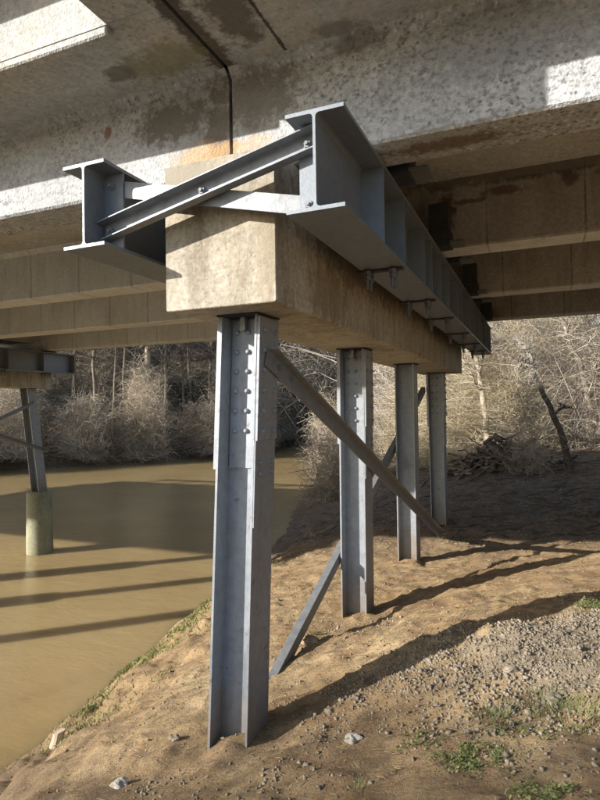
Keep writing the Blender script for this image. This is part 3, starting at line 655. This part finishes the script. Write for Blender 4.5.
def weed(px, py, rad, n, size, label, seed, blade=False):
    p = hit(px, py); r = np.random.default_rng(seed); a = r.uniform(0, 6.28, n); q = rad*np.sqrt(r.uniform(0, 1, n))*r.uniform(0.5, 1.1, n)
    x, y = p[0]+q*np.cos(a), p[1]+q*np.sin(a)*0.8; z = height(x, y)
    e = empty('weed_clump', (p[0], p[1], hz(p[0], p[1])), label, 'weed', 'green weed clumps on the bank')
    if blade: V, F = blades(x, y, z-0.01, size*1.9, size*0.055, seed, 1.1)
    else:
        k_ = fbm(x*16, y*16, 3, seed) > -0.05; x, y, z, q = x[k_], y[k_], z[k_], q[k_]; P = np.stack([x, y, z+0.004+size*1.1*r.uniform(0, 1, len(x))*(1-(q/rad)**2*0.6)], -1); V, F = foliage(P, size*0.27, seed, 0.3)
    o = link('leaves', np_mesh('leaves', V-np.array(e.location), F, M['weed']), e)
    return e
weed(475,764,0.26,1500,0.036,'broadest low green leafy weed patch at the bottom right',1)
weed(418,742,0.16,420,0.033,'small round leafy weed clump left of the broad weed patch',2)
weed(520,738,0.2,450,0.036,'sparse leafy weed clump just below the gravel spill',3)
weed(580,722,0.22,260,0.045,'grassy weed tuft at the right edge under the gravel',4,True)
weed(545,708,0.2,200,0.042,'grass tuft growing out of the lower gravel edge',5,True)
weed(545,795,0.2,600,0.036,'leafy weed clump cut by the bottom edge at right',6)
weed(355,790,0.14,70,0.032,'thin grass tuft near the bottom centre',7,True)
weed(320,636,0.13,420,0.035,'little weed tuft at the foot of the second pile brace',8)
weed(590,605,0.2,600,0.036,'flat weed patch in the shadow line at the right edge',9)
weed(495,720,0.14,120,0.05,'thin grass tuft between the weed patch and the gravel',10,True)
def bank(x, y):
    d = x-np.interp(y, SHY, SHX); return np.exp(-((d-1.5)/0.7)**2)*np.clip(0.30+2.2*fbm(x*1.3, y*1.3, 3, 91), 0, 1)
x, y = scatter(16000, (-7.2,-3.8), (4.6,11.5), bank, 31); V, F = blades(x, y, height(x, y)-0.005, 0.075, 0.006, 32, 1.3)
x2, y2 = scatter(2200, (-6,2.3), (1.8,11), lambda x, y: np.clip(3.0*fbm(x*1.2, y*1.2, 3, 95)-0.38, 0, 1)*np.where(x > -4.5, 1, 0), 33)
V2, F2 = blades(x2, y2, height(x2, y2)-0.005, 0.05, 0.004, 34, 1.0)
pp = [(92,700),(112,668),(130,650),(150,637),(166,626),(190,610),(208,596)]; qx = np.interp(np.linspace(0, 6, 60), range(7), [p[0] for p in pp]); qy = np.interp(np.linspace(0, 6, 60), range(7), [p[1] for p in pp])
r = np.random.default_rng(88); C = np.array([hit(a, b+r.uniform(2, 16)) for a, b in zip(qx, qy)])
C = C[vnoise(np.arange(60)*0.35, np.zeros(60), 5) > 0.38]; i = r.integers(0, len(C), 5200)
x3, y3 = C[i,0]+r.normal(0, 0.11, 5200), C[i,1]+r.normal(0, 0.11, 5200); V3, F3 = blades(x3, y3, height(x3, y3)-0.005, 0.062, 0.006, 89, 1.3)
V = np.concatenate([V, V3]); F = np.concatenate([F, F3+len(V)-len(V3)])
tag(link('bank_grass', np_mesh('bank_grass', np.concatenate([V, V2]), np.concatenate([F, F2+len(V)]), M['grass'])), 'sparse yellow green grass along the eroded bank edge', 'grass', kind='stuff')
x, y = scatter(9000, (-5.5,2.5), (1.6,12), lambda x, y: np.where(x > np.interp(y, SHY, SHX)+0.5, np.clip(0.25+2.4*fbm(x*1.4, y*1.4, 4, 65), 0.02, 1), 0), 66)
x2, y2 = scatter(9000, (-6,6), (11,24), lambda x, y: np.where(x > np.interp(y, SHY, SHX)+0.5, 0.8, 0), 68)
x, y = np.concatenate([x, x2]), np.concatenate([y, y2])
V, F = foliage(np.stack([x, y, height(x, y)+0.006], -1), 0.017+0.017*(y > 11), 67, 0.75)
tag(link('leaf_litter', np_mesh('leaf_litter', V, F, M['leaf_dry'])), 'dead brown leaves strewn over the dirt bank', 'leaf litter', kind='stuff')
# cut stump at the water's edge
p = hit(56, 738); mb = MB(); n = 12
V = []
for j, (z, r_) in enumerate(((-0.15,0.085),(0.03,0.075),(0.11,0.062),(0.17,0.066))):
    V += [(r_*math.cos(6.283*i/n)*(1+0.15*math.sin(3*i+j))+0.10*z, r_*math.sin(6.283*i/n)+0.18*z, z+(0.015*math.cos(6.283*i/n) if j == 3 else 0)) for i in range(n)]
mb.add(V, [(j*n+i, j*n+(i+1) % n, (j+1)*n+(i+1) % n, (j+1)*n+i) for j in range(3) for i in range(n)]+[tuple(range(3*n, 4*n))])
o = mb.build('tree_stump', M['wood']); o.location = (p[0], p[1], hz(p[0], p[1])); tag(o, 'small pale cut stump at the water edge in the lower left', 'stump')

# ------------------------------------------------------------------ thickets and trees
def tangle(n, size, ln, rad, seed, up=0.8, k=6, dens_top=0.6):
    r = np.random.default_rng(seed); sx, sy, sz = size
    z0 = sz*r.uniform(0, 1, n)**(1/dens_top)*0.95; w = 1-0.25*(z0/sz)+0.5*(vnoise(z0*1.3, np.zeros(n), seed)-0.5)
    P = np.zeros((n,k,3)); px_ = r.uniform(-0.5, 0.5, n)*sx*w; py_ = r.uniform(-0.5, 0.5, n)*sy*w
    z0 = z0*(0.55+0.9*vnoise(px_*6.5/sx, py_*5/sy, seed+3)); P[:,0] = np.stack([px_, py_, z0], -1)
    d = r.normal(0, 1, (n,3)); d[:,2] = np.abs(d[:,2])*up+0.15; d /= np.linalg.norm(d, axis=1, keepdims=True)
    L = ln*r.uniform(0.35, 1.25, n)/(k-1); curl = r.normal(0, 0.22, (n,3)); curl[:,2] -= 0.10
    for i in range(1, k):
        d = d+curl+r.normal(0, 0.16, (n,3)); d /= np.linalg.norm(d, axis=1, keepdims=True); P[:,i] = P[:,i-1]+d*L[:,None]
    P[:,:,2] = np.maximum(P[:,:,2], -0.3)
    R = rad*r.uniform(0.35, 1.2, n)[:,None]*np.linspace(1, 0.25, k)[None]
    return tubes(P, R), P
def thicket_proto(name, n, size, ln, rad, seed, mat, leaves=0, lsize=0.05, lmat=None, stems=0, **kw):
    (V, F), P = tangle(n, size, ln, rad, seed, **kw)
    if stems:
        (Vs, Fs), _ = tangle(stems, (size[0],size[1],size[2]*0.25), size[2]*0.75, rad*2.6, seed+7, up=3.0, k=8)
        F = np.concatenate([F, Fs+len(V)]); V = np.concatenate([V, Vs])
    m = np_mesh(name, V, F, mat)
    if leaves:
        r = np.random.default_rng(seed+1); i = r.integers(0, len(P), leaves); j = r.integers(1, P.shape[1], leaves)
        V2, F2 = foliage(P[i, j]+r.normal(0, 0.05, (leaves,3)), lsize, seed+2, 0.2)
        m = np_mesh(name, np.concatenate([V, V2]), np.concatenate([F, F2+len(V)]), mat); m.materials.append(lmat)
        mi = np.zeros(len(m.polygons), np.int32); mi[len(F):] = 1
        if len(mi) == len(F)+len(F2): m.polygons.foreach_set('material_index', mi)
    return m
PA = [thicket_proto('thicket', 4000, (5.5,3.0,8.5), 1.6, 0.014, 101, M['twig'], 6500, 0.030, M['leaf_gold'], up=0.9, stems=45),
      thicket_proto('thicket', 3800, (5.0,3.0,7.5), 2.6, 0.013, 102, M['twig'], 5500, 0.030, M['leaf_gold'], up=0.7, stems=60),
      thicket_proto('thicket', 3800, (5.0,3.0,8.0), 2.1, 0.014, 106, M['twig_mauve'], 3500, 0.030, M['leaf_dry'], up=1.3, stems=50)]
PB = [thicket_proto('thicket', 4200, (9,5,5.5), 2.4, 0.028, 103, M['twig_grey'], 9000, 0.075, M['leaf_dry'], up=0.5),
      thicket_proto('thicket', 3800, (8,5,9), 2.6, 0.028, 104, M['twig_grey'], 8000, 0.075, M['leaf_dry'], up=0.9)]
PC = thicket_proto('thicket', 2600, (9,6,10), 3.6, 0.030, 105, M['twig_pale'], 3000, 0.10, M['leaf_dry'], up=1.3)
r = np.random.default_rng(55)
spots = []
for x in np.arange(-4, 22, 2.6): spots.append((x+r.uniform(-0.8, 0.8), 24.6+r.uniform(-0.6, 0.9)+0.10*max(0, x), 'A', 0.58+0.28*r.uniform()))
for x in np.arange(-5.0, 26, 3.4): spots.append((x+r.uniform(-0.8, 0.8), 28.5+r.uniform(-1, 1), 'A', 0.72+0.28*r.uniform()))
for x in np.arange(-7.5, 30, 4.5): spots.append((x, 33+r.uniform(-1, 1), 'A', (1.15 if x < 3 else 0.85)+0.25*r.uniform()))
for y in np.arange(24, 56, 4.0): spots.append((np.interp(y, SHY, SHX)+2.2, y, 'B', 0.33+0.12*r.uniform()))
for y in np.arange(24, 66, 4.2): spots.append((np.interp(y, FAY, FAX)-0.9, y, 'B', 0.55+0.25*r.uniform()))
for y in np.arange(26, 62, 5.0): spots.append((np.interp(y, FAY, FAX)-6.0, y+7, 'B', 0.75+0.3*r.uniform()))
for y in np.arange(22, 66, 5.0): spots.append((np.interp(y, FAY, FAX)-13, y+17, 'C', 1.7+0.4*r.uniform()))
for y in np.arange(20, 66, 6.0): spots.append((np.interp(y, FAY, FAX)-24, y+34, 'C', 2.6+0.5*r.uniform()))
for x in np.arange(-28, 0, 4.2): spots.append((x, 72+r.uniform(-2, 2), 'C', 2.0+0.4*r.uniform()))
for c_, s_ in ((-2.6,1.16),(-4.6,1.22),(-6.8,1.32),(-8.8,1.30)): spots.append((c_-1.12*12.5, -12.5, 'S', s_))
for i, (x, y, k, s) in enumerate(spots):
    me = PA[i % 3] if k in 'AS' else PB[i % 2] if k == 'B' else PC
    o = link('thicket', me, None, (x, y, hz(x, y)-0.15)); o.rotation_euler = (r.uniform(-0.16, 0.16), r.uniform(-0.16, 0.16), r.uniform(0, 6.28)); o.scale = (s, s, s*r.uniform(0.85, 1.15))
    tag(o, 'bare brush on the near bank behind the camera' if k == 'S' else 'mass of bare golden brush behind the shaded bank' if k == 'A' else 'mass of tangled brown brush on the far river bank', 'thicket', 'brush masses along the banks', 'stuff')

def grow(base, pts, r0, r1, seed, limbs, twigs, up=0.5, llen=2.0, tl=0.8):
    """trunk through pts; limbs off the upper trunk; twigs off the limbs"""
    rr = np.random.default_rng(seed); pts = np.array(pts, float)
    t = np.linspace(0, 1, 14); q = np.linspace(0, 1, len(pts)); C = np.stack([np.interp(t, q, pts[:,i]) for i in range(3)], -1)
    C[1:-1] = (C[:-2]+2*C[1:-1]+C[2:])/4; C[1:-1] += rr.normal(0, r0*0.25, (12,3))*[1,1,0.2]
    V, F = tubes(C[None], np.linspace(r0, r1, 14)[None], 9)
    LP = np.zeros((limbs,7,3)); k = rr.integers(5, 14, limbs); LP[:,0] = C[k]
    d = rr.normal(0, 1, (limbs,3)); d[:,2] = np.abs(d[:,2])*up+0.3; d /= np.linalg.norm(d, axis=1, keepdims=True)
    for i in range(1, 7):
        d = d+rr.normal(0, 0.22, (limbs,3))+[0,0,0.06]; d /= np.linalg.norm(d, axis=1, keepdims=True); LP[:,i] = LP[:,i-1]+d*(llen*rr.uniform(0.6, 1.1, (limbs,1))/6)
    lr = (np.interp(k, [0,13], [r0,r1])*0.45)[:,None]*np.linspace(1, 0.2, 7)[None]
    V2, F2 = tubes(LP, lr, 5)
    i = rr.integers(0, limbs, twigs); j = rr.integers(1, 7, twigs); TP = np.zeros((twigs,5,3)); TP[:,0] = LP[i,j]
    d = rr.normal(0, 1, (twigs,3)); d[:,2] = np.abs(d[:,2])*0.7; d /= np.linalg.norm(d, axis=1, keepdims=True)
    for s in range(1, 5):
        d = d+rr.normal(0, 0.25, (twigs,3)); d /= np.linalg.norm(d, axis=1, keepdims=True); TP[:,s] = TP[:,s-1]+d*(tl*rr.uniform(0.4, 1.1, (twigs,1))/4)
    V3, F3 = tubes(TP, (r1*0.35)*np.linspace(1, 0.3, 5)[None]*np.ones((twigs,1)), 3)
    return (V, F), (np.concatenate([V2, V3]), np.concatenate([F2, F3+len(V2)]))
def tree(label, base, pts, r0, r1, seed, limbs, twigs, bark, group, llen=2.0, tl=0.8, up=0.5):
    e = empty('bare_tree', base, label, 'tree', group)
    (V, F), (V2, F2) = grow(base, pts, r0, r1, seed, limbs, twigs, up, llen, tl)
    link('trunk', np_mesh('trunk', V, F, bark, True), e); link('crown', np_mesh('crown', V2, F2, bark), e)
    return e
def tree_px(label, Y, pix, r0, r1, seed, limbs, twigs, bark, group, **kw):
    P = np.array([at(px, py, 1, Y+i*0.15) for i, (px, py) in enumerate(pix)]); b = P[0].copy(); b[2] = hz(b[0], b[1])-0.2
    P[0] = b; return tree(label, b, P-b, r0, r1, seed, limbs, twigs, bark, group, **kw)
G1 = 'trees beyond the shaded bank'
tree_px('bent broken dead tree, dark below and pale above, behind the shaded bank', 19.5, [(572,474),(567,448),(558,425),(547,400),(538,383),(530,360),(524,345)], 0.11, 0.055, 1, 9, 160, M['peeled_shaded'], G1, llen=0.9, tl=0.5)
tree_px('pale leaning trunk just right of the far beam end', 24.0, [(491,452),(487,420),(482,390),(477,360),(470,330),(462,290)], 0.14, 0.06, 2, 16, 500, M['bark'], G1, llen=2.2, tl=1.0)
tree_px('slender pale tree near the right edge of the picture', 25.2, [(590,462),(590,430),(588,395),(578,360),(566,330),(552,290)], 0.12, 0.05, 3, 16, 500, M['bark'], G1, llen=2.4, tl=1.1)
tree_px('thin upright tree at the right edge against the blue sky gap', 27.0, [(598,462),(594,400),(590,340),(586,280)], 0.11, 0.05, 4, 18, 600, M['bark'], G1, llen=2.4, tl=1.0)
G2 = 'trees on the far bank'
FB = [(112,118,0.16,'far bank'),(126,124,0.2,''),(143,150,0.36,''),(166,166,0.18,''),(184,183,0.16,''),(192,188,0.2,''),(98,92,0.2,''),(208,213,0.2,''),(72,76,0.2,''),(300,296,0.22,''),(318,322,0.2,'')]
words = ['slim bare tree, third trunk from the river pier on the far bank','bare tree just left of the thick pale trunk on the far bank','thick pale trunk standing out on the far bank',
 'slim dark tree right of the thick pale trunk on the far bank','thin bare tree, left of a close pair on the far bank','bare tree, right of a close pair on the far bank','bare tree, second trunk from the river pier on the far bank',
 'bare tree just left of the nearest pile on the far bank','bare tree nearest the river pier beam on the far bank','bare tree seen between the first two piles, left one','bare tree seen between the first two piles, right one']
for i, (xa, xb, r0, _) in enumerate(FB):
    ys = np.linspace(20, 80, 400); pxs = np.array([at(xa, 430, 1, q)[0]-(np.interp(q, FAY, FAX)-4.2) for q in ys])
    Yd = ys[np.argmin(np.abs(pxs))]+(i % 3)*1.2
    b = at(xa, 430, 1, Yd); b[2] = hz(b[0], b[1])-0.3; tp = at(xb, 250, 1, Yd)
    hgt = max(14, tp[2]-b[2]); dxx = (at(xb, 340, 1, Yd)-at(xa, 340, 1, Yd))[0]
    pts = np.array([(0,0,0),(dxx*0.6,0,hgt*0.35),(dxx,0.3,hgt*0.7),(dxx*1.2,0.4,hgt)])
    tree(words[i], b, pts, r0*0.95, r0*0.4, 40+i, 20, 700, M['twig_grey'] if i in (2, 9) else M['bark_mid'] , G2, llen=3.2, tl=1.6)
# evergreen shrubs among the brush
for px, py, Y, s, lab in ((62,395,43,2.6,'green leafy shrub right of the river pier on the far bank'),(205,385,52,2.6,'dark green shrub left of the nearest pile on the far bank'),(300,400,64,2.4,'dark green shrub seen between the first two piles'),(178,392,50,2.2,'green shrub below the close pair of far bank trunks'),(85,398,44,1.9,'small green shrub left of the middle of the far bank')):
    c = at(px, py, 1, Y); b = np.array([c[0], c[1], hz(c[0], c[1])]); h = max(1.5, c[2]-b[2]+s*0.6)
    e = empty('evergreen_shrub', b, lab, 'shrub', 'evergreen shrubs on the far bank')
    rr = np.random.default_rng(int(px)); n = 5200; u = rr.normal(0, 1, (n,3)); u /= np.linalg.norm(u, axis=1, keepdims=True)
    q = rr.uniform(0.35, 1, n)[:,None]**0.6; P = u*q*[s*0.75,s*0.75,h*0.5]+[0,0,h*0.52]
    kk = fbm(P[:,0]*1.1+P[:,2], P[:,1]*1.1+P[:,2]*0.9, 3, 7) > -0.06; P = P[kk]
    V, F = foliage(P, 0.11, 9, 0.3); link('crown', np_mesh('crown', V, F, M['leaf_green']), e)
    MB().cyl((0,0,-0.2), (0,0,h*0.7), 0.10, 7, 0.04).build('trunk', M['bark_dark'], e)
# dark shrub standing in the bridge shadow
p = at(527, 450, 1, 19.6)
o = link('shaded_shrub', thicket_proto('shaded_shrub', 900, (1.0,0.9,3.0), 1.0, 0.008, 301, M['twig_grey'], 500, 0.03, M['leaf_dry'], up=1.2), None, (p[0], p[1], hz(p[0], p[1])-0.05))
tag(o, 'dark upright shrub in shade left of the bent dead tree', 'shrub')
# driftwood mound at the edge of the shade
p = at(495, 462, 1, 20.5); r = np.random.default_rng(9)
x = p[0]+r.normal(0, 0.9, 260); y = 20.6+r.normal(0, 0.5, 260); hh = 0.55*np.exp(-((x-p[0])/1.0)**2)
a = r.normal(0, 0.9, 260); L = r.uniform(0.2, 1.0, 260)*r.choice([1,1,1.8], 260); s = np.linspace(-0.5, 0.5, 5)
X = x[:,None]+L[:,None]*s*np.cos(a)[:,None]; Y = y[:,None]+L[:,None]*s*np.sin(a)[:,None]*0.7
Z = height(X, Y)+(hh*r.uniform(0, 1, 260))[:,None]+(r.uniform(-0.8, 0.8, 260))[:,None]*s*L[:,None]+(r.uniform(-0.12, 0.12, 260))[:,None]*(0.25-s**2)+0.02
V, F = tubes(np.stack([X,Y,Z], -1), (r.uniform(0.012, 0.06, 260))[:,None]*np.ones((1,5)), 5)
tag(link('driftwood_pile', np_mesh('driftwood_pile', V, F, M['bark_dark'], True)), 'dark heap of driftwood and brush on the shaded bank below the beam end', 'driftwood', kind='stuff')
